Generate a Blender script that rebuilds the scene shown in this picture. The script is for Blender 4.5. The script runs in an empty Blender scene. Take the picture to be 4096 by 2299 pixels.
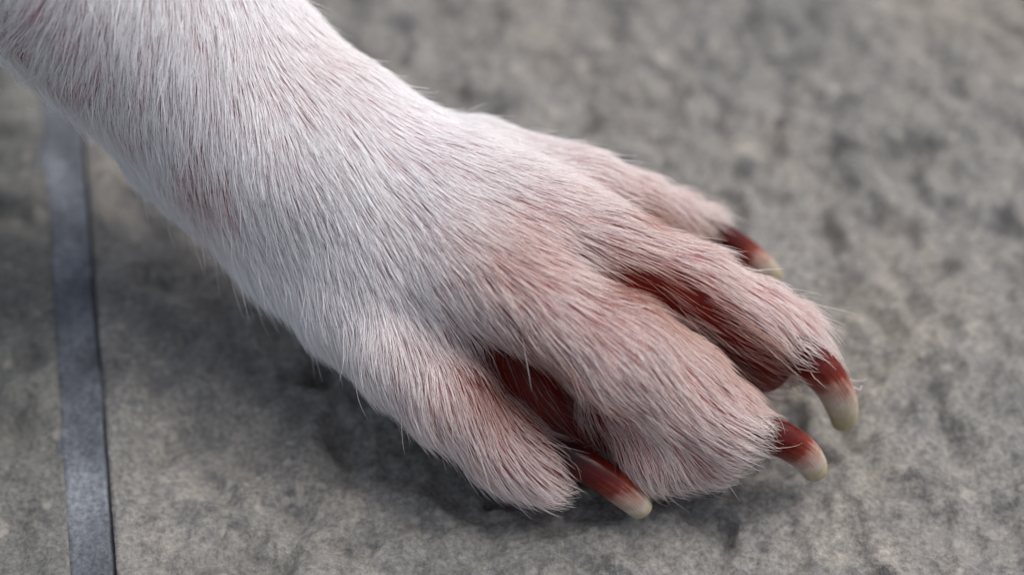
import bpy, math, random
import numpy as np
from mathutils import Vector, kdtree

rng = np.random.default_rng(7)
random.seed(7)
scene = bpy.context.scene
COL = scene.collection

# ------------------------------------------------------------------ camera
PITCH = math.radians(50.0)            # looking 50 degrees down
LENS, DIST = 103.0, 0.42
SP, CP = math.sin(PITCH), math.cos(PITCH)
CAM = np.array([0.0, -DIST * CP, DIST * SP])
cam_d = bpy.data.cameras.new("camera")
cam = bpy.data.objects.new("camera", cam_d)
COL.objects.link(cam)
cam.location = CAM
cam.rotation_euler = (math.pi / 2 - PITCH, 0, 0)
cam_d.lens = LENS
cam_d.sensor_width = 36
cam_d.clip_start = 0.01
cam_d.clip_end = 50
cam_d.dof.use_dof = True
cam_d.dof.focus_distance = 0.3865
cam_d.dof.aperture_fstop = 7.8
cam_d.dof.aperture_blades = 7
scene.camera = cam

# ------------------------------------------------------------------ light: overcast daylight
SUN_EL, SUN_AZ = math.radians(62), math.radians(62)      # azimuth from +Y towards +X
world = bpy.data.worlds.new("World")
scene.world = world
world.use_nodes = True
wn = world.node_tree.nodes
sky = wn.new("ShaderNodeTexSky")
sky.sky_type = 'NISHITA'
sky.sun_disc = False
sky.sun_elevation = SUN_EL
sky.sun_rotation = SUN_AZ
sky.air_density = 1.0
sky.dust_density = 4.0
sky.ozone_density = 1.0
cloud = wn.new("ShaderNodeHueSaturation")            # thin cloud takes most of the blue out
cloud.inputs["Saturation"].default_value = 0.5
world.node_tree.links.new(sky.outputs[0], cloud.inputs["Color"])
world.node_tree.links.new(cloud.outputs[0], wn["Background"].inputs[0])
wn["Background"].inputs[1].default_value = 0.10
sun_d = bpy.data.lights.new("sun", 'SUN')
sun_d.energy = 1.5
sun_d.angle = math.radians(42)
sun_d.color = (1.0, 0.97, 0.94)
sun = bpy.data.objects.new("sun", sun_d)
COL.objects.link(sun)
sdir = Vector((math.sin(SUN_AZ) * math.cos(SUN_EL), math.cos(SUN_AZ) * math.cos(SUN_EL), math.sin(SUN_EL)))
sun.rotation_euler = sdir.to_track_quat('Z', 'Y').to_euler()
sun.location = sdir * 2

vs = scene.view_settings
vs.view_transform = 'Standard'
vs.look = 'None'
vs.exposure = 0.84
vs.gamma = 1.0
vs.use_curve_mapping = False
scene.render.engine = 'CYCLES'
cy = scene.cycles
cy.max_bounces = 6
cy.diffuse_bounces = 4
cy.glossy_bounces = 5
cy.transmission_bounces = 8
cy.transparent_max_bounces = 8
cy.use_denoising = True
cy.adaptive_threshold = 0.02
cy.use_light_tree = False
scene.cycles_curves.shape = 'RIBBONS'

# ------------------------------------------------------------------ helpers
FPX = LENS / 36 * 4096

def P(px, py, z):
    """point at height z that the layout sketch (4096 x 2299 units) puts at px, py"""
    d = np.array([px - 2048, 1149.5 - py, -FPX]) / FPX
    w = d[0] * np.array([1, 0, 0]) + d[1] * np.array([0, SP, CP]) - d[2] * np.array([0, CP, -SP])
    t = (z - CAM[2]) / w[2]
    return CAM + w * t

S = 0.40 / FPX                        # metres per sketch unit at the paw

def link(o, parent=None):
    COL.objects.link(o)
    if parent:
        o.parent = parent
    return o

def mesh_obj(name, verts, faces, mat, parent=None, smooth=True, attrs=None):
    me = bpy.data.meshes.new(name)
    verts = np.asarray(verts, dtype=np.float64)
    if isinstance(faces, np.ndarray):
        n, k = faces.shape
        me.vertices.add(len(verts))
        me.vertices.foreach_set("co", verts.ravel())
        me.loops.add(n * k)
        me.loops.foreach_set("vertex_index", faces.ravel().astype(np.int32))
        me.polygons.add(n)
        me.polygons.foreach_set("loop_start", np.arange(0, n * k, k, dtype=np.int32))
        me.update(calc_edges=True)
    else:
        me.from_pydata(verts.tolist(), [], faces)
        me.update()
    if smooth:
        me.polygons.foreach_set("use_smooth", np.ones(len(me.polygons), dtype=bool))
    for k, v in (attrs or {}).items():
        a = me.attributes.new(k, 'FLOAT', 'POINT')
        a.data.foreach_set("value", np.asarray(v, dtype=np.float32))
    me.materials.append(mat)
    o = bpy.data.objects.new(name, me)
    return link(o, parent)

class NT:
    """small node-tree builder"""
    def __init__(self, name):
        self.m = bpy.data.materials.new(name)
        self.m.use_nodes = True
        self.t = self.m.node_tree
        self.t.nodes.clear()
        self.out = self.t.nodes.new("ShaderNodeOutputMaterial")
    def n(self, typ, ins=None, **props):
        nd = self.t.nodes.new(typ)
        for k, v in props.items():
            setattr(nd, k, v)
        for k, v in (ins or {}).items():
            s = nd.inputs[k]
            if hasattr(v, "links") or isinstance(v, bpy.types.NodeSocket):
                self.t.links.new(v, s)
            else:
                s.default_value = v
        return nd
    def ramp(self, fac, stops):
        nd = self.t.nodes.new("ShaderNodeValToRGB")
        cr = nd.color_ramp
        while len(cr.elements) < len(stops):
            cr.elements.new(0.5)
        for e, (p, c) in zip(cr.elements, stops):
            e.position = p
            e.color = (*c, 1) if len(c) == 3 else c
        self.t.links.new(fac, nd.inputs[0])
        return nd.outputs[0]
    def mix(self, fac, a, b, mode='MIX'):
        nd = self.t.nodes.new("ShaderNodeMix")
        nd.data_type = 'RGBA'
        nd.blend_type = mode
        for s, v in ((nd.inputs[0], fac), (nd.inputs[6], a), (nd.inputs[7], b)):
            if isinstance(v, bpy.types.NodeSocket):
                self.t.links.new(v, s)
            elif isinstance(v, (int, float)):
                s.default_value = v
            else:
                s.default_value = (*v, 1) if len(v) == 3 else v
        return nd.outputs[2]
    def math(self, op, a, b=0.0, clamp=False):
        nd = self.t.nodes.new("ShaderNodeMath")
        nd.operation = op
        nd.use_clamp = clamp
        for s, v in ((nd.inputs[0], a), (nd.inputs[1], b)):
            if isinstance(v, bpy.types.NodeSocket):
                self.t.links.new(v, s)
            else:
                s.default_value = v
        return nd.outputs[0]
    def attr(self, name):
        nd = self.t.nodes.new("ShaderNodeAttribute")
        nd.attribute_name = name
        return nd.outputs["Fac"]
    def surf(self, sock):
        self.t.links.new(sock, self.out.inputs[0])
        return self.m

# ------------------------------------------------------------------ materials
def stone_material(name, tone, tint):
    b = NT(name)
    co = b.n("ShaderNodeTexCoord").outputs["Object"]
    def noise(scale, detail=4, rough=0.55, w=0.0, dist=0.0):
        return b.n("ShaderNodeTexNoise", {"Vector": co, "Scale": scale, "Detail": detail, "Roughness": rough, "Distortion": dist}).outputs[0]
    big = noise(55, 4, 0.6)
    mid = noise(150, 4, 0.6)
    fin = noise(1300, 3, 0.7)
    c = b.ramp(big, [(0.3, tuple(tone * 0.88 * t for t in tint)), (0.5, tuple(tone * t for t in tint)), (0.72, tuple(tone * 1.1 * t for t in tint))])
    c2 = b.ramp(mid, [(0.30, (0.58, 0.58, 0.61)), (0.44, (0.93, 0.92, 0.91)), (0.56, (1.0, 0.99, 0.97)), (0.72, (1.28, 1.24, 1.18))])
    c = b.mix(1.0, c, c2, 'MULTIPLY')
    c = b.mix(1.0, c, b.ramp(noise(28, 3, 0.5), [(0.36, (0.93, 0.94, 0.955)), (0.5, (1, 1, 1)), (0.64, (1.06, 1.025, 0.975))]), 'MULTIPLY')
    c3 = b.ramp(fin, [(0.28, (0.50, 0.50, 0.52)), (0.48, (0.95, 0.95, 0.95)), (0.70, (1.55, 1.50, 1.42))])
    c = b.mix(0.9, c, c3, 'MULTIPLY')
    wob = b.n("ShaderNodeMixRGB", {0: 0.006, 1: co, 2: b.n("ShaderNodeTexNoise", {"Vector": co, "Scale": 420.0, "Detail": 2.0}).outputs[1]}).outputs[0]
    vor = b.n("ShaderNodeTexVoronoi", {"Vector": wob, "Scale": 230.0, "Randomness": 1.0})
    pick = b.n("ShaderNodeSeparateColor", {"Color": vor.outputs["Color"]})
    soft = b.n("ShaderNodeMapRange", {"Value": vor.outputs["Distance"], "From Min": 0.42, "From Max": 0.10}).outputs[0]
    grain = b.math('MULTIPLY', soft, b.math('GREATER_THAN', pick.outputs[0], 0.80))
    c = b.mix(b.math('MULTIPLY', grain, 0.42), c, (0.36, 0.33, 0.285))
    dark = b.math('MULTIPLY', soft, b.math('GREATER_THAN', pick.outputs[1], 0.86))
    c = b.mix(b.math('MULTIPLY', dark, 0.5), c, (0.07, 0.072, 0.085))
    vor2 = b.n("ShaderNodeTexVoronoi", {"Vector": co, "Scale": 620.0, "Randomness": 1.0})
    pick2 = b.n("ShaderNodeSeparateColor", {"Color": vor2.outputs["Color"]})
    sand = b.n("ShaderNodeMapRange", {"Value": vor2.outputs["Distance"], "From Min": 0.50, "From Max": 0.25}).outputs[0]
    c = b.mix(b.math('MULTIPLY', b.math('MULTIPLY', sand, b.math('GREATER_THAN', pick2.outputs[0], 0.90)), 0.30), c, (0.36, 0.335, 0.295))
    c = b.mix(b.math('MULTIPLY', b.math('MULTIPLY', sand, b.math('GREATER_THAN', pick2.outputs[1], 0.86)), 0.40), c, (0.06, 0.06, 0.065))
    bump = b.n("ShaderNodeBump", {"Height": fin, "Strength": 0.5, "Distance": 0.0006}).outputs[0]
    p = b.n("ShaderNodeBsdfPrincipled", {"Base Color": c, "Roughness": 0.82, "Normal": bump, "Specular IOR Level": 0.35})
    return b.surf(p.outputs[0])

def joint_material():
    b = NT("blue_grey_joint")
    co = b.n("ShaderNodeTexCoord").outputs["Object"]
    n1 = b.n("ShaderNodeTexNoise", {"Vector": co, "Scale": 70.0, "Detail": 4.0, "Roughness": 0.6}).outputs[0]
    n2 = b.n("ShaderNodeTexNoise", {"Vector": co, "Scale": 1500.0, "Detail": 3.0, "Roughness": 0.7}).outputs[0]
    c = b.ramp(n1, [(0.36, (0.043, 0.048, 0.058)), (0.5, (0.070, 0.078, 0.094)), (0.62, (0.125, 0.138, 0.160))])
    c = b.mix(0.9, c, b.ramp(n2, [(0.32, (0.45, 0.45, 0.47)), (0.5, (1, 1, 1)), (0.68, (1.6, 1.58, 1.52))]), 'MULTIPLY')
    bump = b.n("ShaderNodeBump", {"Height": n2, "Strength": 0.35, "Distance": 0.0004}).outputs[0]
    p = b.n("ShaderNodeBsdfPrincipled", {"Base Color": c, "Roughness": 0.75, "Normal": bump})
    return b.surf(p.outputs[0])

def plain_material(name, col, rough=0.9):
    b = NT(name)
    co = b.n("ShaderNodeTexCoord").outputs["Object"]
    n1 = b.n("ShaderNodeTexNoise", {"Vector": co, "Scale": 300.0, "Detail": 4.0}).outputs[0]
    c = b.mix(n1, tuple(x * 0.7 for x in col), tuple(x * 1.3 for x in col))
    p = b.n("ShaderNodeBsdfPrincipled", {"Base Color": c, "Roughness": rough})
    return b.surf(p.outputs[0])

def skin_material():
    b = NT("pink_skin")
    co = b.n("ShaderNodeTexCoord").outputs["Object"]
    red = b.attr("red")
    n1 = b.n("ShaderNodeTexNoise", {"Vector": co, "Scale": 160.0, "Detail": 4.0, "Roughness": 0.6}).outputs[0]
    n2 = b.n("ShaderNodeTexNoise", {"Vector": co, "Scale": 1600.0, "Detail": 3.0}).outputs[0]
    base = b.mix(n1, (0.40, 0.245, 0.25), (0.50, 0.33, 0.33))
    r = b.math('ADD', red, b.math('MULTIPLY', b.math('SUBTRACT', n1, 0.5), 0.35), clamp=True)
    c = b.ramp(r, [(0.0, (0.54, 0.31, 0.325)), (0.35, (0.42, 0.17, 0.15)), (0.7, (0.20, 0.022, 0.014)), (1.0, (0.135, 0.008, 0.004))])
    c = b.mix(b.math('MULTIPLY', b.math('SUBTRACT', 1.0, red, clamp=True), 0.35), c, base, 'MIX')
    c = b.mix(1.0, c, b.ramp(n2, [(0.3, (0.8, 0.78, 0.78)), (0.7, (1.12, 1.1, 1.1))]), 'MULTIPLY')
    bump = b.n("ShaderNodeBump", {"Height": n2, "Strength": 0.3, "Distance": 0.0003}).outputs[0]
    p = b.n("ShaderNodeBsdfPrincipled", {"Base Color": c, "Roughness": 0.55, "Normal": bump, "Subsurface Weight": 0.25,
            "Subsurface Radius": (1.0, 0.35, 0.25), "Subsurface Scale": 0.0015, "Specular IOR Level": 0.18})
    return b.surf(p.outputs[0])

def fur_material():
    b = NT("white_fur")
    stain = b.attr("stain")
    rnd = b.n("ShaderNodeHairInfo").outputs["Random"]
    along = b.n("ShaderNodeHairInfo").outputs["Intercept"]
    white = b.ramp(rnd, [(0.0, (0.80, 0.77, 0.75)), (0.25, (0.89, 0.885, 0.885)), (1.0, (0.95, 0.95, 0.965))])
    root = b.ramp(along, [(0.0, (0.68, 0.48, 0.52)), (0.60, (1, 1, 1)), (1.0, (1, 1, 1))])
    white = b.mix(1.0, white, root, 'MULTIPLY')
    tone = b.ramp(stain, [(0.0, (1, 1, 1)), (0.30, (0.82, 0.66, 0.60)), (0.60, (0.55, 0.27, 0.18)), (1.0, (0.30, 0.10, 0.05))])
    c = b.mix(1.0, white, tone, 'MULTIPLY')
    dif = b.n("ShaderNodeBsdfDiffuse", {"Color": c})
    tra = b.n("ShaderNodeBsdfTranslucent", {"Color": c})
    gl = b.n("ShaderNodeBsdfHair", {"Color": (0.9, 0.92, 0.96, 1), "RoughnessU": 0.25, "RoughnessV": 0.6}, component='Reflection')
    s1 = b.n("ShaderNodeMixShader", {0: 0.46, 1: dif.outputs[0], 2: tra.outputs[0]})
    s2 = b.n("ShaderNodeMixShader", {0: 0.12, 1: s1.outputs[0], 2: gl.outputs[0]})
    return b.surf(s2.outputs[0])

def claw_material():
    b = NT("horn_claw")
    co = b.n("ShaderNodeTexCoord").outputs["Object"]
    t = b.attr("along")
    up = b.attr("up")
    n1 = b.n("ShaderNodeTexNoise", {"Vector": co, "Scale": 330.0, "Detail": 3.0}).outputs[0]
    n2 = b.n("ShaderNodeTexNoise", {"Vector": co, "Scale": 900.0, "Detail": 4.0, "Roughness": 0.65}).outputs[0]
    cr = b.n("ShaderNodeCombineXYZ", {"X": b.math('MULTIPLY', t, 1.2), "Y": b.math('MULTIPLY', b.attr("round"), 7.0)}).outputs[0]
    streak = b.n("ShaderNodeTexNoise", {"Vector": cr, "Scale": 2.2, "Detail": 4.0, "Roughness": 0.6}).outputs[0]
    w = b.math('ADD', t, b.math('MULTIPLY', b.math('SUBTRACT', n1, 0.5), 0.20))
    w = b.math('ADD', w, b.math('MULTIPLY', b.math('SUBTRACT', streak, 0.5), 0.22))
    w = b.math('ADD', w, b.math('MULTIPLY', up, -0.06))
    c = b.ramp(w, [(0.0, (0.010, 0.006, 0.008)), (0.13, (0.022, 0.006, 0.007)), (0.24, (0.045, 0.003, 0.002)), (0.38, (0.082, 0.005, 0.003)),  # near-black base: nail bed pigment plus shadow painted into the colour
                   (0.48, (0.16, 0.030, 0.019)), (0.57, (0.34, 0.20, 0.165)), (0.68, (0.43, 0.37, 0.30)), (0.84, (0.38, 0.33, 0.22)), (1.0, (0.32, 0.275, 0.15))])
    c = b.mix(0.5, c, b.ramp(streak, [(0.3, (0.75, 0.72, 0.70)), (0.7, (1.15, 1.15, 1.15))]), 'MULTIPLY')
    c = b.mix(0.5, c, b.ramp(n2, [(0.3, (0.7, 0.68, 0.66)), (0.65, (1.1, 1.1, 1.1))]), 'MULTIPLY')
    bump = b.n("ShaderNodeBump", {"Height": b.math("ADD", n2, b.math("MULTIPLY", streak, 2.0)), "Strength": 0.2, "Distance": 0.0002}).outputs[0]
    p = b.n("ShaderNodeBsdfPrincipled", {"Base Color": c, "Roughness": 0.22, "Normal": bump, "Subsurface Weight": 0.3,
            "Subsurface Radius": (1.0, 0.7, 0.4), "Subsurface Scale": 0.0006, "Specular IOR Level": 0.24})
    return b.surf(p.outputs[0])

M_STONE_R = stone_material("rough_grey_stone", 0.155, (1.0, 0.98, 0.94))
M_STONE_L = stone_material("rough_grey_green_stone", 0.116, (0.985, 1.0, 0.96))  # greenish of its own; the darker tone also paints in shade on the left
M_JOINT = joint_material()
M_GAP = plain_material("dark_gap", (0.03, 0.03, 0.034))
M_SKIN = skin_material()
M_FUR = fur_material()
M_CLAW = claw_material()
M_BED = plain_material("dark_cuticle", (0.020, 0.011, 0.012), 0.85)
M_PAD = plain_material("pink_pad", (0.42, 0.20, 0.18), 0.6)

# ------------------------------------------------------------------ paving
def vnoise(x, y, seed):
    """smooth gradient noise on a 2-D lattice"""
    xi, yi = np.floor(x).astype(np.int64), np.floor(y).astype(np.int64)
    xf, yf = x - xi, y - yi
    def g(ix, iy, dx, dy):
        h = (ix * 374761393 + iy * 668265263 + seed * 974634777) & 0xFFFFFFFF
        h = ((h ^ (h >> 13)) * 1274126177) & 0xFFFFFFFF
        h = h ^ (h >> 16)
        a = (h & 0xFFFF) / 65535.0 * 2 * np.pi
        return np.cos(a) * dx + np.sin(a) * dy
    u, v = xf ** 3 * (xf * (xf * 6 - 15) + 10), yf ** 3 * (yf * (yf * 6 - 15) + 10)
    a = g(xi, yi, xf, yf) * (1 - u) + g(xi + 1, yi, xf - 1, yf) * u
    c = g(xi, yi + 1, xf, yf - 1) * (1 - u) + g(xi + 1, yi + 1, xf - 1, yf - 1) * u
    return a * (1 - v) + c * v

def relief(x, y, seed):
    """riven stone: broad swells, pits and grain, in metres; never above +0.3 mm or so"""
    wx = x + 0.004 * vnoise(x / 0.011, y / 0.011, seed + 11)
    wy = y + 0.004 * vnoise(x / 0.011, y / 0.011, seed + 12)
    h = 0.0030 * vnoise(wx / 0.034, wy / 0.034, seed)
    h += 0.0042 * (0.25 - np.abs(vnoise(wx / 0.018, wy / 0.018, seed + 1)))
    pit = vnoise(wx / 0.0105, wy / 0.0105, seed + 2)
    h -= 0.0038 * np.clip(pit - 0.18, 0, 1) * 2.2
    h += 0.0018 * vnoise(wx / 0.0048, wy / 0.0048, seed + 3)
    h += 0.0007 * vnoise(x / 0.0018, y / 0.0018, seed + 4)
    h += 0.00018 * vnoise(x / 0.0008, y / 0.0008, seed + 5)
    return np.minimum(h - 0.0016, 0.0006)

# joint strip: its two edges run through these ground points
La, Lb = P(172, 650, 0), P(269.5, 2261, 0)
Ra, Rb = P(342, 690, 0), P(458, 2261, 0)
ax_v = ((La - Lb) / np.linalg.norm(La - Lb) + (Ra - Rb) / np.linalg.norm(Ra - Rb))[:2]
ax_v /= np.linalg.norm(ax_v)
ax_u = np.array([ax_v[1], -ax_v[0]])
uL = float(np.mean([La[:2] @ ax_u, Lb[:2] @ ax_u]))
uR = float(np.mean([Ra[:2] @ ax_u, Rb[:2] @ ax_u]))

def spaced(lo, hi, flo, fhi, fine, grow=1.25, cap=0.02):
    xs = list(np.arange(flo, fhi + fine * 0.5, fine))
    st, x = fine, xs[-1]
    while x < hi:
        st = min(st * grow, cap); x = min(x + st, hi); xs.append(x)
    st, x = fine, xs[0]
    while x > lo:
        st = min(st * grow, cap); x = max(x - st, lo); xs.insert(0, x)
    return np.array(xs)

def slab(u0, u1, v0, v1, inner, seed, mat, parent, fu, fv):
    us, vs_ = spaced(u0, u1, fu[0], fu[1], 0.0006), spaced(v0, v1, fv[0], fv[1], 0.0006)
    U, V = np.meshgrid(us, vs_, indexing='ij')
    rag = 0.00010 * vnoise(V / 0.0035, V * 0 + seed, seed) + 0.00005 * vnoise(V / 0.0012, V * 0 + 9, seed)
    U = U + np.where(np.abs(U - inner) < 0.003, rag, 0)
    X = U * ax_u[0] + V * ax_v[0]
    Y = U * ax_u[1] + V * ax_v[1]
    Z = relief(X, Y, seed)
    e = np.abs(U - inner)
    Z -= 0.0007 * np.exp(-(e / 0.0012) ** 2)          # worn arris beside the joint
    Z *= np.clip(0.35 + e / 0.012, 0, 1)
    top = np.stack([X, Y, Z], -1).reshape(-1, 3)
    nu, nv = U.shape
    idx = np.arange(nu * nv).reshape(nu, nv)
    q = np.stack([idx[:-1, :-1], idx[1:, :-1], idx[1:, 1:], idx[:-1, 1:]], -1).reshape(-1, 4)
    # sides
    rim = np.concatenate([idx[:, 0], idx[-1, 1:], idx[-2::-1, -1], idx[0, -2:0:-1]])
    low = top[rim].copy(); low[:, 2] = -0.03
    k = len(top) + np.arange(len(rim))
    side = np.stack([rim, k, np.roll(k, -1), np.roll(rim, -1)], -1)[:, ::-1]
    side = side[:, ::-1]
    faces = np.concatenate([q, side[:, [0, 1, 2, 3]]])
    return mesh_obj("paving_slab", np.concatenate([top, low]), faces, mat, parent)

g = 0.9
ground = mesh_obj("ground", [(-g, -g, -0.031), (g, -g, -0.031), (g, g, -0.031), (-g, g, -0.031)], [(0, 1, 2, 3)], M_GAP)
ground["kind"] = "structure"
ground["label"] = "rough grey stone paving split by one straight joint"
GAP = 0.00022
s_r = slab(uR + GAP, uR + 0.45, -0.30, 0.40, uR, 3, M_STONE_R, ground, (uR + GAP, 0.092), (-0.062, 0.080))
s_r["label"] = "rough pitted grey paving slab under the paw"
s_l = slab(uL - 0.40, uL, -0.30, 0.40, uL, 41, M_STONE_L, ground, (-0.085, uL), (-0.062, 0.080))
s_l["label"] = "greenish grey paving slab left of the joint"

def joint_strip():
    us = np.linspace(uL - 0.0004, uR + 0.0005, 24)
    vs_ = spaced(-0.30, 0.40, -0.062, 0.08, 0.0006)
    U, V = np.meshgrid(us, vs_, indexing='ij')
    X, Y = U * ax_u[0] + V * ax_v[0], U * ax_u[1] + V * ax_v[1]
    w = (U - uL) / (uR - uL)
    Z = -0.0009 - 0.0003 * np.sin(np.pi * w) + 0.00025 * vnoise(X / 0.006, Y / 0.006, 5) + 0.00008 * vnoise(X / 0.0014, Y / 0.0014, 6)
    Z -= 0.0012 * np.clip((w - 0.93) / 0.07, 0, 1) + 0.0005 * np.clip((0.05 - w) / 0.05, 0, 1)
    nu, nv = U.shape
    idx = np.arange(nu * nv).reshape(nu, nv)
    q = np.stack([idx[:-1, :-1], idx[1:, :-1], idx[1:, 1:], idx[:-1, 1:]], -1).reshape(-1, 4)
    o = mesh_obj("mortar_joint", np.stack([X, Y, Z], -1).reshape(-1, 3), q, M_JOINT, ground)
    o["label"] = "smooth blue grey joint strip between the two slabs"
joint_strip()

# ------------------------------------------------------------------ the leg as a distance field
def seg(points):
    """[(px, py, height mm, radius in sketch units)] -> tapered capsules"""
    pts = [(P(a, b, z * 1e-3), (r - 28) * S) for a, b, z, r in points]
    return [(pts[i][0], pts[i + 1][0], pts[i][1], pts[i + 1][1]) for i in range(len(pts) - 1)]

FOREARM = seg([(-1150, -1330, 96, 640), (-300, -700, 70, 560), (465, -50, 46, 495), (930, 400, 31, 477), (1220, 635, 27, 424)])
FOREARM += seg([(560, 600, 27, 100), (680, 690, 25, 95)])          # carpal pad bump
METAC = [seg([(1220, 635, 27, 420), (1470, 880, 23, 320), (1700, 1120, 21, 250)]),
         seg([(1290, 670, 28, 370), (1720, 875, 26, 320), (2050, 1065, 26, 258)]),
         seg([(1310, 650, 28, 345), (1820, 785, 26, 248), (2250, 915, 26, 190)]),
         seg([(1330, 615, 27, 350), (1850, 692, 22, 198), (2200, 748, 20, 142)]),
         seg([(930, 650, 25, 270), (1185, 935, 20, 275), (1440, 1185, 17, 255)]),
         seg([(1900, 1080, 10, 260), (2300, 1180, 8, 210)]),
         seg([(1980, 1330, 7, 190), (2480, 1400, 6, 180)]),                 # metacarpal pad
         seg([(1500, 950, 23, 280), (1750, 1130, 21.5, 225), (1890, 1240, 19, 180)]),
         seg([(1850, 850, 26, 260), (2130, 980, 25.5, 195), (2320, 1055, 22, 140)]),
         seg([(1850, 780, 24, 225), (2200, 830, 22, 175), (2450, 880, 17, 120)]),
         seg([(1900, 670, 22.5, 185), (2250, 765, 22, 150), (2480, 835, 18, 112)]),
         seg([(1570, 1080, 20, 250), (1800, 1250, 18, 190), (1980, 1390, 13, 135)])]
TOES = {
    'A': seg([(1440, 1185, 17, 252), (1620, 1390, 16.5, 226), (1790, 1560, 14.5, 204), (2000, 1755, 9.5, 170), (2135, 1850, 8.5, 148)])
         + seg([(1930, 1725, 9, 148), (2050, 1835, 6.5, 148)]),
    'B': seg([(1880, 1040, 27, 240), (2200, 1235, 26, 205), (2455, 1390, 23, 232), (2680, 1555, 16, 224), (2860, 1675, 12, 180), (2930, 1722, 10.5, 128)])
         + seg([(2490, 1590, 13, 180), (2620, 1740, 8.5, 206), (2790, 1775, 7, 180)]),
    'C': seg([(2050, 850, 28, 230), (2400, 990, 27, 190), (2740, 1130, 23, 168), (2980, 1265, 18, 165), (3120, 1350, 14, 160), (3185, 1388, 13, 126)])
         + seg([(2860, 1330, 12, 150), (3050, 1455, 9, 145)]),
    'D': seg([(2080, 700, 22, 140), (2340, 748, 23, 132), (2520, 805, 20, 124), (2660, 865, 15, 112), (2790, 908, 11, 92), (2835, 922, 10, 78)])
         + seg([(2560, 900, 9, 130), (2740, 950, 7, 115)]),
}
WEB = (seg([(1950, 1400, 14, 125), (2130, 1530, 11, 135), (2340, 1740, 6, 115)])
       + seg([(2350, 1140, 15, 100), (2650, 1250, 11.5, 112), (2900, 1430, 8, 100)])
       + seg([(2420, 830, 15, 90), (2620, 900, 10, 90)]))

def smin(a, b, k):
    h = np.maximum(k - np.abs(a - b), 0) / k
    return np.minimum(a, b) - h * h * k * 0.25

def chain(caps, p, k):
    d = None
    for a, b, ra, rb in caps:
        ab = b - a
        t = np.clip(((p - a) @ ab) / (ab @ ab), 0, 1)
        e = p - a - t[:, None] * ab
        di = np.sqrt((e * e).sum(1)) - (ra + (rb - ra) * t)
        d = di if d is None else smin(d, di, k)
    return d

def groups(p):
    r = {'forearm': chain(FOREARM, p, 0.002), 'paw': None}
    for m in METAC:
        d = chain(m, p, 0.0015)
        r['paw'] = d if r['paw'] is None else smin(r['paw'], d, 0.005)
    for k, v in TOES.items():
        r[k] = chain(v, p, 0.0018)
    r['web'] = chain(WEB, p, 0.003)
    return r

def field(p):
    g_ = groups(p)
    body = smin(g_['forearm'], g_['paw'], 0.004)
    toes = None
    for k in 'ABCD':
        toes = g_[k] if toes is None else smin(toes, g_[k], 0.0016)
    toes = smin(toes, g_['web'], 0.003)
    d = smin(body, toes, 0.003)
    return np.maximum(d, 0.0004 - p[:, 2])           # flattened where it rests on the stone

VOX = 0.0011
lo = np.array([1e9] * 3); hi = -lo
for caps in [FOREARM, WEB] + METAC + list(TOES.values()):
    for a, b, ra, rb in caps:
        for c, r in ((a, ra), (b, rb)):
            lo = np.minimum(lo, c - r); hi = np.maximum(hi, c + r)
lo -= 0.012; hi += 0.012
lo[2] = -0.003
dim = np.ceil((hi - lo) / VOX).astype(int) + 1
gx, gy, gz = (lo[i] + VOX * np.arange(dim[i]) for i in range(3))
F = np.empty(tuple(dim), dtype=np.float64)
for i in range(dim[0]):
    Yg, Zg = np.meshgrid(gy, gz, indexing='ij')
    pts = np.stack([np.full(Yg.size, gx[i]), Yg.ravel(), Zg.ravel()], -1)
    F[i] = field(pts).reshape(Yg.shape)

def tri_interp(G, p):
    q = (p - lo) / VOX
    q = np.clip(q, 0, np.array(dim) - 1.001)
    i = q.astype(int); f = q - i
    out = 0
    for dx in (0, 1):
        for dy in (0, 1):
            for dz in (0, 1):
                w = (f[:, 0] if dx else 1 - f[:, 0]) * (f[:, 1] if dy else 1 - f[:, 1]) * (f[:, 2] if dz else 1 - f[:, 2])
                val = G[i[:, 0] + dx, i[:, 1] + dy, i[:, 2] + dz]
                out = out + (w[:, None] * val if val.ndim == 2 else w * val)
    return out

GR = np.stack(np.gradient(F, VOX), -1)
def normal(p):
    n = tri_interp(GR, p)
    return n / (np.linalg.norm(n, axis=1, keepdims=True) + 1e-12)

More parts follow.
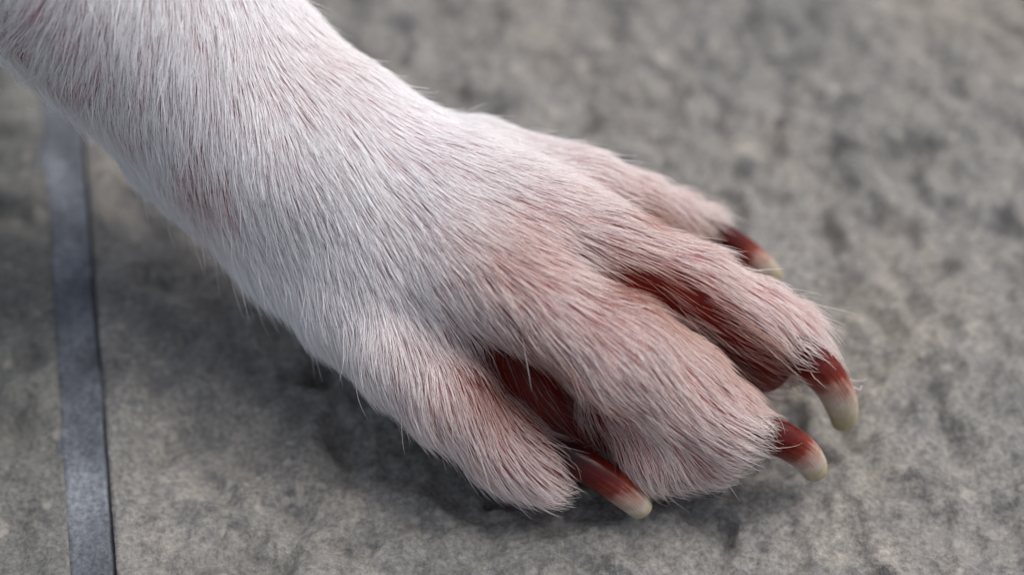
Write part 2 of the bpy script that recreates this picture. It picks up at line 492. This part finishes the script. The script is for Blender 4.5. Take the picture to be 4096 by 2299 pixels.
def surface_nets(F):
    s = F < 0
    nx, ny, nz = F.shape
    cnt = np.zeros((nx - 1, ny - 1, nz - 1)); acc = np.zeros((nx - 1, ny - 1, nz - 1, 3))
    I = np.stack(np.meshgrid(*[np.arange(n - 1) for n in F.shape], indexing='ij'), -1)
    def corner(d): return F[d[0]:nx - 1 + d[0], d[1]:ny - 1 + d[1], d[2]:nz - 1 + d[2]]
    for axis in range(3):
        for a in (0, 1):
            for b_ in (0, 1):
                d0 = [0, 0, 0]; o_ = [i for i in range(3) if i != axis]
                d0[o_[0]], d0[o_[1]] = a, b_
                d1 = list(d0); d1[axis] = 1
                f0, f1 = corner(d0), corner(d1)
                m = (f0 < 0) != (f1 < 0)
                t = np.where(m, f0 / np.where(m, f0 - f1, 1), 0)
                for k in range(3):
                    acc[..., k] += m * (t if k == axis else d0[k])
                cnt += m
    act = cnt > 0
    vid = -np.ones(act.shape, dtype=np.int64)
    vid[act] = np.arange(act.sum())
    V = (I[act] + acc[act] / cnt[act][:, None]) * VOX + lo
    quads = []
    for axis in range(3):
        o_ = [(axis + 1) % 3, (axis + 2) % 3]
        sl0 = [slice(None)] * 3; sl1 = [slice(None)] * 3
        sl0[axis] = slice(0, -1); sl1[axis] = slice(1, None)
        a, b_ = s[tuple(sl0)], s[tuple(sl1)]
        m = a != b_
        ii = np.argwhere(m)
        ok = (ii[:, o_[0]] > 0) & (ii[:, o_[1]] > 0) & (ii[:, o_[0]] < F.shape[o_[0]] - 1) & (ii[:, o_[1]] < F.shape[o_[1]] - 1)
        ii = ii[ok]
        inside = a[tuple(ii.T)]
        c = []
        for da, db in ((-1, -1), (0, -1), (0, 0), (-1, 0)):
            j = ii.copy(); j[:, o_[0]] += da; j[:, o_[1]] += db
            c.append(vid[tuple(j.T)])
        q = np.stack(c, -1)
        q[~inside] = q[~inside][:, ::-1]
        quads.append(q)
    return V, np.concatenate(quads)

V, Q = surface_nets(F)
for _ in range(3):
    d = tri_interp(F, V)
    V = V - 0.7 * d[:, None] * normal(V)

# ------------------------------------------------------------------ where the skin is red, the hair short, long, stained
def uv_of(p):
    """sketch coordinates of points on the leg (parallel projection along one fixed direction)"""
    return np.stack([p[:, 0] / S + 2048, 1149.5 - (p[:, 1] * SP + (p[:, 2] - 0.018) * CP + 0.018 * CP) / S], -1)

def poly_dist(uv, line):
    line = np.asarray(line, float); d = np.full(len(uv), 1e9)
    for a, b in zip(line[:-1], line[1:]):
        ab = b - a
        t = np.clip((uv - a) @ ab / (ab @ ab), 0, 1)
        d = np.minimum(d, np.linalg.norm(uv - a - t[:, None] * ab, axis=1))
    return d

GROOVES = [[(1990, 1415), (2120, 1510), (2230, 1620), (2310, 1730)],
           [(2400, 1088), (2670, 1178), (2905, 1368), (3075, 1528)],
           [(2470, 830), (2680, 880), (2800, 930)]]
def toe_side(uv):
    """0 on the leg, 1 on the toes"""
    return 1 / (1 + np.exp(-((uv[:, 0] - 1880) * 0.8 + (uv[:, 1] - 1050) * 0.6) / 170))
def redness(p):
    uv = uv_of(p)
    g0, g1, g2 = (poly_dist(uv, l) for l in GROOVES)
    r = 1.05 * np.exp(-(g0 / 150) ** 2) + 1.0 * np.exp(-(g1 / 112) ** 2) + 0.55 * np.exp(-(g2 / 60) ** 2)
    r += 0.36 * toe_side(uv)
    r += 0.60 * np.exp(-(np.hypot(uv[:, 0] - 830, uv[:, 1] - 785) / 140) ** 2)
    r += 0.5 * np.exp(-(poly_dist(uv, [(50, 20), (170, 250)]) / 45) ** 2)
    r += 0.25 * np.exp(-(np.hypot(uv[:, 0] - 1850, uv[:, 1] - 1430) / 170) ** 2)
    return np.clip(r, 0, 1)
def bare(p):
    uv = uv_of(p)
    g0, g1, g2 = (poly_dist(uv, l) for l in GROOVES)
    return np.clip(1.1 * np.exp(-(g0 / 120) ** 2) + 1.0 * np.exp(-(g1 / 78) ** 2) + 0.4 * np.exp(-(g2 / 50) ** 2), 0, 1)

leg = mesh_obj("dog_foreleg", V, Q, M_SKIN, attrs={"red": redness(V)})
leg["label"] = "white short haired dog foreleg and paw with four long reddish claws"
leg["category"] = "dog leg"

# ------------------------------------------------------------------ claws
FRINGE, CLAWCAPS = [], []
def claw(points, label, quick):
    """points: (px, py, height mm, half width in sketch units)"""
    pts = np.array([P(a, b, z * 1e-3) for a, b, z, r in points]); rad = np.array([r for *_, r in points]) * S * 0.90
    ts = np.linspace(0, 1, len(pts)); n = 40
    tt = np.linspace(0, 1, n)
    def spline(vals):
        m = np.gradient(vals, ts, axis=0)
        out = []
        for t in tt:
            i = min(int(t * (len(ts) - 1)), len(ts) - 2); h = ts[i + 1] - ts[i]; x = (t - ts[i]) / h
            out.append((2*x**3-3*x**2+1)*vals[i] + (x**3-2*x**2+x)*h*m[i] + (-2*x**3+3*x**2)*vals[i+1] + (x**3-x**2)*h*m[i+1])
        return np.array(out)
    C = spline(pts); R = spline(rad)
    T = np.gradient(C, axis=0); T /= np.linalg.norm(T, axis=1, keepdims=True)
    end = np.clip((tt - 0.88) / 0.12, 0, 1)
    R = R * np.sqrt(np.clip(1 - end ** 2.2, 0.0, 1))
    seg_n = 28
    verts, al, upv, rnd_ = [], [], [], []
    for i in range(n):
        side = np.cross(T[i], [0, 0, 1]); side /= np.linalg.norm(side)
        up = np.cross(side, T[i])
        for j in range(seg_n):
            a = 2 * math.pi * j / seg_n
            cx, sy = math.cos(a), math.sin(a)
            wob = 1 + 0.02 * math.sin(3 * a + i * 0.35) * (0.5 + 0.5 * math.sin(i * 0.8))
            # narrow rounded back, flatter sides, grooved underside
            ry = 1.06 * sy if sy > 0 else 0.86 * sy
            rx = 0.92 * cx * (1 - 0.12 * max(sy, 0))
            if sy < -0.75: ry += 0.22 * (-sy - 0.75) * 4 * 0.5
            verts.append(C[i] + R[i] * wob * (rx * side + ry * up)); al.append(tt[i]); upv.append(sy); rnd_.append(abs(2 * j / seg_n - 1))
    faces = [(i*seg_n+j, i*seg_n+(j+1) % seg_n, (i+1)*seg_n+(j+1) % seg_n, (i+1)*seg_n+j) for i in range(n-1) for j in range(seg_n)]
    verts.append(C[-1] + T[-1] * R[-2] * 0.15); al.append(1.0); upv.append(0); rnd_.append(0)
    e = len(verts) - 1
    faces += [((n-1)*seg_n+j, (n-1)*seg_n+(j+1) % seg_n, e) for j in range(seg_n)]
    faces.append(tuple(range(seg_n))[::-1])
    faces = [f[::-1] for f in faces]
    verts = np.array(verts); verts[:, 2] = np.maximum(verts[:, 2], 0.0003)
    o = mesh_obj("claw", verts, faces, M_CLAW, leg, attrs={"along": np.array(al) - quick * np.clip(np.array(al) * 4, 0, 1), "up": upv, "round": rnd_})
    o["label"] = label
    for q in range(0, 36, 3):
        CLAWCAPS.append((C[q], C[q + 3], R[q], R[q + 3]))
    FRINGE.append((C[int(0.12 * n)], C[int(0.20 * n)], T[int(0.14 * n)]))
    # dark cuticle collar round the base: dark nail bed with shadow painted in
    cv, cf = [], []
    prof = [(0.00, 1.02), (0.05, 1.05), (0.10, 1.06), (0.15, 1.04), (0.18, 0.97)]
    for t, k in prof:
        i = t * (n - 1); i0 = int(i); f = i - i0
        c = C[i0] * (1 - f) + C[i0 + 1] * f; r = R[i0] * (1 - f) + R[i0 + 1] * f; tv = T[i0]
        side = np.cross(tv, [0, 0, 1]); side /= np.linalg.norm(side); up = np.cross(side, tv)
        for j in range(24):
            a = 2 * math.pi * j / 24
            w = 1 + 0.05 * math.sin(2 * a + 1) + 0.04 * math.sin(5 * a)
            cv.append(c + r * k * w * (0.92 * math.cos(a) * side + (1.06 if math.sin(a) > 0 else 0.88) * math.sin(a) * up) + tv * (0.0007 * math.sin(3 * a + 0.7) + 0.0005 * math.sin(7 * a)) * (t > 0.09))
    cf = [((i+1)*24+j, (i+1)*24+(j+1) % 24, i*24+(j+1) % 24, i*24+j) for i in range(len(prof)-1) for j in range(24)]
    mesh_obj("cuticle", cv, cf, M_BED, o)
    return o

CLAWS = [
    ([(2120, 1775, 9.5, 74), (2285, 1838, 9.2, 80), (2425, 1918, 7.2, 77), (2530, 2000, 4.4, 67), (2580, 2058, 2.2, 52)], 0.06, "longest claw, dark red with a cream tip, nearest the viewer"),
    ([(2920, 1715, 11, 80), (3060, 1732, 11.3, 88), (3168, 1783, 9.0, 82), (3240, 1850, 5.2, 69), (3262, 1908, 2.2, 50)], -0.02, "hooked claw, dark red turning cream, on the second toe from the viewer"),
    ([(3100, 1355, 14, 90), (3222, 1428, 14.2, 98), (3315, 1525, 11, 89), (3364, 1632, 6, 75), (3370, 1710, 2.0, 52)], -0.08, "curved claw with a long pale tip on the third toe"),
    ([(2770, 895, 12, 66), (2880, 952, 11, 76), (2985, 1018, 8, 70), (3065, 1080, 5, 58), (3110, 1127, 2.4, 40)], -0.04, "small blurred claw on the farthest toe"),
]
for cpts, quick, lab in CLAWS:
    claw(cpts, lab, quick)

# toe pads, pink, pressed on the stone
def pad(px, py, zc, rx, ry, rz, ang):
    c = P(px, py, zc * 1e-3)
    vs_, fs = [], []
    nu, nv = 24, 14
    for i in range(nv + 1):
        th = math.pi * i / nv
        for j in range(nu):
            ph = 2 * math.pi * j / nu
            x, y, z = math.sin(th) * math.cos(ph), math.sin(th) * math.sin(ph), math.cos(th)
            k = 1 + 0.04 * math.sin(4 * ph + 2 * th)
            x, y, z = rx * x * k, ry * y * k, rz * z
            X, Y = x * math.cos(ang) - y * math.sin(ang), x * math.sin(ang) + y * math.cos(ang)
            vs_.append((c[0] + X * 1e-3, c[1] + Y * 1e-3, max(c[2] + z * 1e-3, 0.0002)))
    for i in range(nv):
        for j in range(nu):
            fs.append((i*nu+j, (i+1)*nu+j, (i+1)*nu+(j+1) % nu, i*nu+(j+1) % nu))
    return mesh_obj("toe_pad", vs_, fs, M_PAD, leg)
pad(2150, 1870, 4.2, 6.2, 4.6, 4.0, -0.9)
pad(2770, 1765, 4.0, 5.5, 5.0, 3.8, -0.7)
pad(3040, 1410, 4.0, 5.0, 4.5, 3.8, -0.7)
pad(2700, 950, 4.0, 5.0, 4.2, 3.8, -0.7)

# ------------------------------------------------------------------ fur
FLOW = np.array([
    (-900, -1000, -.3, 1), (-300, -400, -.3, 1), (400, -500, 0, 1), (900, -300, .3, 1),
    (40, 60, -.1, 1), (180, 120, -.6, 1), (60, 320, .1, 1), (300, 300, -.50, 1), (450, 520, -.38, 1), (600, 700, -.35, 1), (720, 770, -.42, 1),
    (560, 100, -.12, 1), (800, 300, -.02, 1), (700, 520, -.12, 1), (1000, 600, .14, 1), (1000, 100, .12, 1), (1250, 300, .6, 1), (1500, 330, 1, .9),
    (1200, 80, .7, 1), (1350, 600, .55, 1), (900, 850, .08, 1), (1100, 1150, .12, 1), (1300, 1000, .28, 1), (1600, 700, .8, .85), (1700, 450, 1, .75), (1900, 600, 1, .6),
    (1800, 900, 1, .85), (2200, 700, 1, .40), (2100, 1000, 1, .55), (2500, 950, 1, .32), (2300, 610, 1, .05), (2550, 680, 1, .3), (2700, 790, 1, .45),
    (2850, 870, 1, .6), (2900, 1130, 1, .6), (3120, 1230, 1, .85), (3270, 1350, .8, 1), (3150, 1380, 1, .75), (3000, 1300, 1, .7),
    (1500, 1300, .18, 1), (1700, 1150, .6, 1), (1900, 1150, .85, .9), (2200, 1300, 1, .85), (2350, 1200, 1, .6), (2500, 1500, .8, 1), (2750, 1620, 1, .75),
    (2920, 1600, 1, .45), (2950, 1720, 1, .35), (2550, 1850, .12, 1), (2700, 1880, .4, 1), (2850, 1830, .9, .6), (2300, 1500, .65, 1), (2400, 1750, .25, 1),
    (1550, 1550, .1, 1), (1750, 1750, .18, 1), (1900, 1900, .45, 1), (2100, 1760, .95, .7), (2120, 1900, .8, .8), (2000, 1500, .30, 1), (1900, 1400, .22, 1), (2150, 1650, .8, .9),
    (1700, 1500, .2, 1), (1850, 1650, .35, 1),
], float)
fd = FLOW[:, 2:] / np.linalg.norm(FLOW[:, 2:], axis=1, keepdims=True)
def flow(p):
    uv = uv_of(p)
    d2 = ((uv[:, None, :] - FLOW[None, :, :2]) ** 2).sum(-1)
    w = 1 / (d2 + 60 ** 2) ** 1.6
    v = (w[:, :, None] * fd[None]).sum(1)
    v /= np.linalg.norm(v, axis=1, keepdims=True)
    return np.stack([v[:, 0], -v[:, 1] * SP, -v[:, 1] * CP], -1)

# roots, spread evenly over the skin by area
t0 = np.concatenate([Q[:, [0, 1, 2]], Q[:, [0, 2, 3]]])
A, B, Cc = V[t0[:, 0]], V[t0[:, 1]], V[t0[:, 2]]
area = 0.5 * np.linalg.norm(np.cross(B - A, Cc - A), axis=1)
cen = (A + B + Cc) / 3
nn = normal(cen)
uvc = uv_of(cen)
in_view = (uvc[:, 0] > -250) & (uvc[:, 1] > -250)
dens = np.where(in_view, 1.0, 0.22)
dens = dens * np.where(nn[:, 2] < -0.35, 0.25, 1.0)
dens = dens * (1 - 0.86 * bare(cen))
dens = dens * (1 - 0.66 * toe_side(uvc))                       # thinner coat on the toes
dens = dens * (1 - 0.68 * np.exp(-(np.hypot(uvc[:, 0] - 830, uvc[:, 1] - 750) / 125) ** 2))
dens = dens * (1 - 0.8 * np.exp(-(poly_dist(uvc, [(50, 0), (170, 230)]) / 50) ** 2))
edge = np.exp(-(poly_dist(uvc, [(150, 0), (480, 480), (800, 800)]) / 260) ** 2)   # gappy coat towards the back of the leg
dens = dens * (1 - 0.85 * edge * np.clip(2.2 * vnoise(cen[:, 0] / 0.0028, (cen[:, 1] + cen[:, 2]) / 0.0045, 31) + 0.25, 0, 1))
for base, ahead, tdir in FRINGE:
    off_ = cen - base
    ahead_ = 1 / (1 + np.exp(-(off_ @ tdir + 0.0004) / 0.0004))
    dens = dens * (1 - 0.92 * ahead_ * np.exp(-(np.linalg.norm(off_, axis=1) / 0.005) ** 4))
dens = np.where(cen[:, 2] < 0.0012, 0, dens)
PER_M2 = 12.0e6
cnt = rng.poisson(area * dens * PER_M2)
ti = np.repeat(np.arange(len(t0)), cnt)
r1, r2 = np.sqrt(rng.random(len(ti))), rng.random(len(ti))
roots = (1 - r1)[:, None] * A[ti] + (r1 * (1 - r2))[:, None] * B[ti] + (r1 * r2)[:, None] * Cc[ti]
N = len(roots)
print("hairs", N, "skin verts", len(V), "grid", dim)

uvr = uv_of(roots)
gd = groups(roots)
keys = ['forearm', 'paw', 'A', 'B', 'C', 'D']
part = np.argmin(np.stack([gd[k] for k in keys], -1), 1)
L = np.full(N, 0.0054)
back_edge = np.exp(-(poly_dist(uvr, [(0, 200), (350, 640), (760, 850), (1100, 1250)]) / 130) ** 2)
L += 0.0012 * back_edge + 0.0008 * np.exp(-(poly_dist(uvr, [(0, 150), (350, 600), (760, 820), (1000, 1150)]) / 220) ** 2)
L -= 0.0010 * np.exp(-(poly_dist(uvr, [(1260, 0), (1560, 290), (1950, 430)]) / 260) ** 2)
TIPS = [(2080, 1800), (2900, 1680), (3160, 1330), (2820, 890)]
tipd = np.min([np.hypot(uvr[:, 0] - a, uvr[:, 1] - b) for a, b in TIPS], 0)
L += 0.0016 * np.exp(-(tipd / 140) ** 2)
hug = 0.55 - 0.42 * np.exp(-(tipd / 170) ** 2)                  # hair runs on past the toe ends, over the claws
L += 0.0011 * toe_side(uvr)
L *= rng.uniform(0.55, 1.25, N)
fly = rng.random(N) < 0.012
L[fly] *= 1.3
bz = bare(roots)
lift0 = np.radians(rng.normal(18, 5, N)); lift1 = np.radians(rng.normal(3, 4, N) + toe_side(uvr) * rng.normal(3, 5, N))
lift1[fly] += np.radians(rng.uniform(5, 30, fly.sum()))
lift1 += np.radians(7) * back_edge * rng.uniform(0, 2, N)
lift0 = np.clip(lift0, 0.1, 1.2)

K = 7
pts = np.empty((N, K, 3))
p = roots - normal(roots) * 0.0003
pts[:, 0] = p
jit = rng.normal(0, 0.09, (N, 3)); jit[fly] *= 2.2
# slow swirl so that neighbouring locks differ a little
sw = 0.16 * vnoise(roots[:, 0] / 0.006, (roots[:, 1] + roots[:, 2]) / 0.006, 77) + 0.14 * vnoise(roots[:, 0] / 0.0025, (roots[:, 1] + roots[:, 2]) / 0.0025, 78)
f0 = flow(roots)
by_claw = np.where(np.min([np.linalg.norm(roots - c[0], axis=1) for c in CLAWCAPS[::3]], 0) < 0.013)[0]
n_root = normal(roots)
for base, ahead, tdir in FRINGE:                                 # hair at the toe ends points along the claw and lies over its root
    dd = np.linalg.norm(roots - base, axis=1)
    w = np.exp(-(dd / 0.0042) ** 2)[:, None]
    rad_ = (roots - base) - ((roots - base) @ tdir)[:, None] * tdir
    rad_ /= np.linalg.norm(rad_, axis=1, keepdims=True) + 1e-9
    f0 = f0 * (1 - w) + (tdir[None] + 0.22 * rad_) * w
    hug = hug * (1 - w[:, 0]) + 0.03 * w[:, 0]
    L = L * (1 - w[:, 0]) + np.where(rng.random(N) < 0.14, 0.0060, 0.0028) * rng.uniform(0.6, 1.15, N) * w[:, 0]
    lift1 = lift1 * (1 - w[:, 0]) + np.radians(-4) * w[:, 0]
n_cur = n_root
for j in range(1, K):
    s = j / (K - 1)
    f = f0 + jit
    t = f - (f * n_cur).sum(1, keepdims=True) * n_cur
    t /= np.linalg.norm(t, axis=1, keepdims=True) + 1e-9
    t = t + sw[:, None] * np.cross(n_cur, t)
    t /= np.linalg.norm(t, axis=1, keepdims=True) + 1e-9
    a = lift0 + (lift1 - lift0) * s
    d = t * np.cos(a)[:, None] + n_cur * np.sin(a)[:, None]
    p = p + d * (L / (K - 1))[:, None]
    dist = tri_interp(F, p)
    n_new = normal(p)
    push = np.clip(0.0002 - dist, 0, 0.001)
    p = p + n_new * push[:, None]
    if j > 1:                                                   # hair slides over the claws, not through them
        pc = p[by_claw]
        for ca, cb, ra, rb in CLAWCAPS:
            ab = cb - ca
            tq = np.clip((pc - ca) @ ab / (ab @ ab), 0, 1)
            e = pc - ca - tq[:, None] * ab
            le = np.linalg.norm(e, axis=1) + 1e-9
            pen = np.clip((ra + (rb - ra) * tq) * 1.08 + 0.0001 - le, 0, 0.004)
            pc = pc + e / le[:, None] * pen[:, None]
        p[by_claw] = pc
    p[:, 2] = np.maximum(p[:, 2], 0.0004)
    pts[:, j] = p
    n_cur = n_cur * (1 - hug)[:, None] + n_new * hug[:, None]
    n_cur /= np.linalg.norm(n_cur, axis=1, keepdims=True) + 1e-9

# locks: tips lean towards the tip of a nearby guide hair
NG = N // 10
gi = rng.choice(N, NG, replace=False)
kd = kdtree.KDTree(NG)
for k, i in enumerate(gi):
    kd.insert(roots[i], k)
kd.balance()
near = np.array([kd.find(r)[1] for r in roots])
G = gi[near]
amt = rng.uniform(0.0, 0.40, N) * (~fly)
for base, ahead, tdir in FRINGE:
    amt *= 1 - np.exp(-(np.linalg.norm(roots - base, axis=1) / 0.0045) ** 2)
for j in range(1, K):
    w = (amt * (j / (K - 1)) ** 1.4)[:, None]
    off = pts[G, j] - pts[:, j]
    ln = np.linalg.norm(off, axis=1, keepdims=True)
    off *= np.minimum(1, 0.0012 / (ln + 1e-9))
    pts[:, j] += w * off

tan = 0.05 * np.exp(-(np.hypot(uvr[:, 0] - 1250, uvr[:, 1] - 250) / 220) ** 2) + 0.18 * np.exp(-(np.hypot(uvr[:, 0] - 2000, uvr[:, 1] - 1000) / 190) ** 2) + 0.19 * toe_side(uvr)
stain = np.clip(0.85 * bz * rng.uniform(0.3, 1.2, N) + 0.22 * redness(roots) * rng.uniform(0, 1, N) + tan * rng.uniform(0.3, 1.5, N), 0, 0.9)
rad0 = rng.uniform(0.000025, 0.000044, N)
rad0 *= 1 + 0.15 * toe_side(uvr)
rad0[bz > 0.4] *= 0.6
taper = np.array([0.85, 1.0, 1.0, 0.92, 0.78, 0.52, 0.12])

def fur_object(name, sel, label):
    n = len(sel)
    hc = bpy.data.hair_curves.new(name)
    hc.add_curves([K] * n)
    hc.attributes["position"].data.foreach_set("vector", pts[sel].astype(np.float32).ravel())
    ra = hc.attributes.get("radius") or hc.attributes.new("radius", 'FLOAT', 'POINT')
    ra.data.foreach_set("value", (rad0[sel][:, None] * taper[None]).astype(np.float32).ravel())
    sa = hc.attributes.new("stain", 'FLOAT', 'CURVE')
    sa.data.foreach_set("value", stain[sel].astype(np.float32))
    hc.materials.append(M_FUR)
    o = bpy.data.objects.new(name, hc)
    link(o, leg)
    if label:
        o["label"] = label
    return o

fur_object("forearm_fur", np.where(part == 0)[0], "dense white fur of the forearm")
fur_object("paw_fur", np.where(part == 1)[0], "white fur on the back of the paw")
for k, lab in zip(range(2, 6), ("fur of the toe nearest the viewer", "fur of the broad middle toe", "fur of the long middle toe behind it", "soft blurred fur of the farthest toe")):
    fur_object("toe_fur", np.where(part == k)[0], lab)
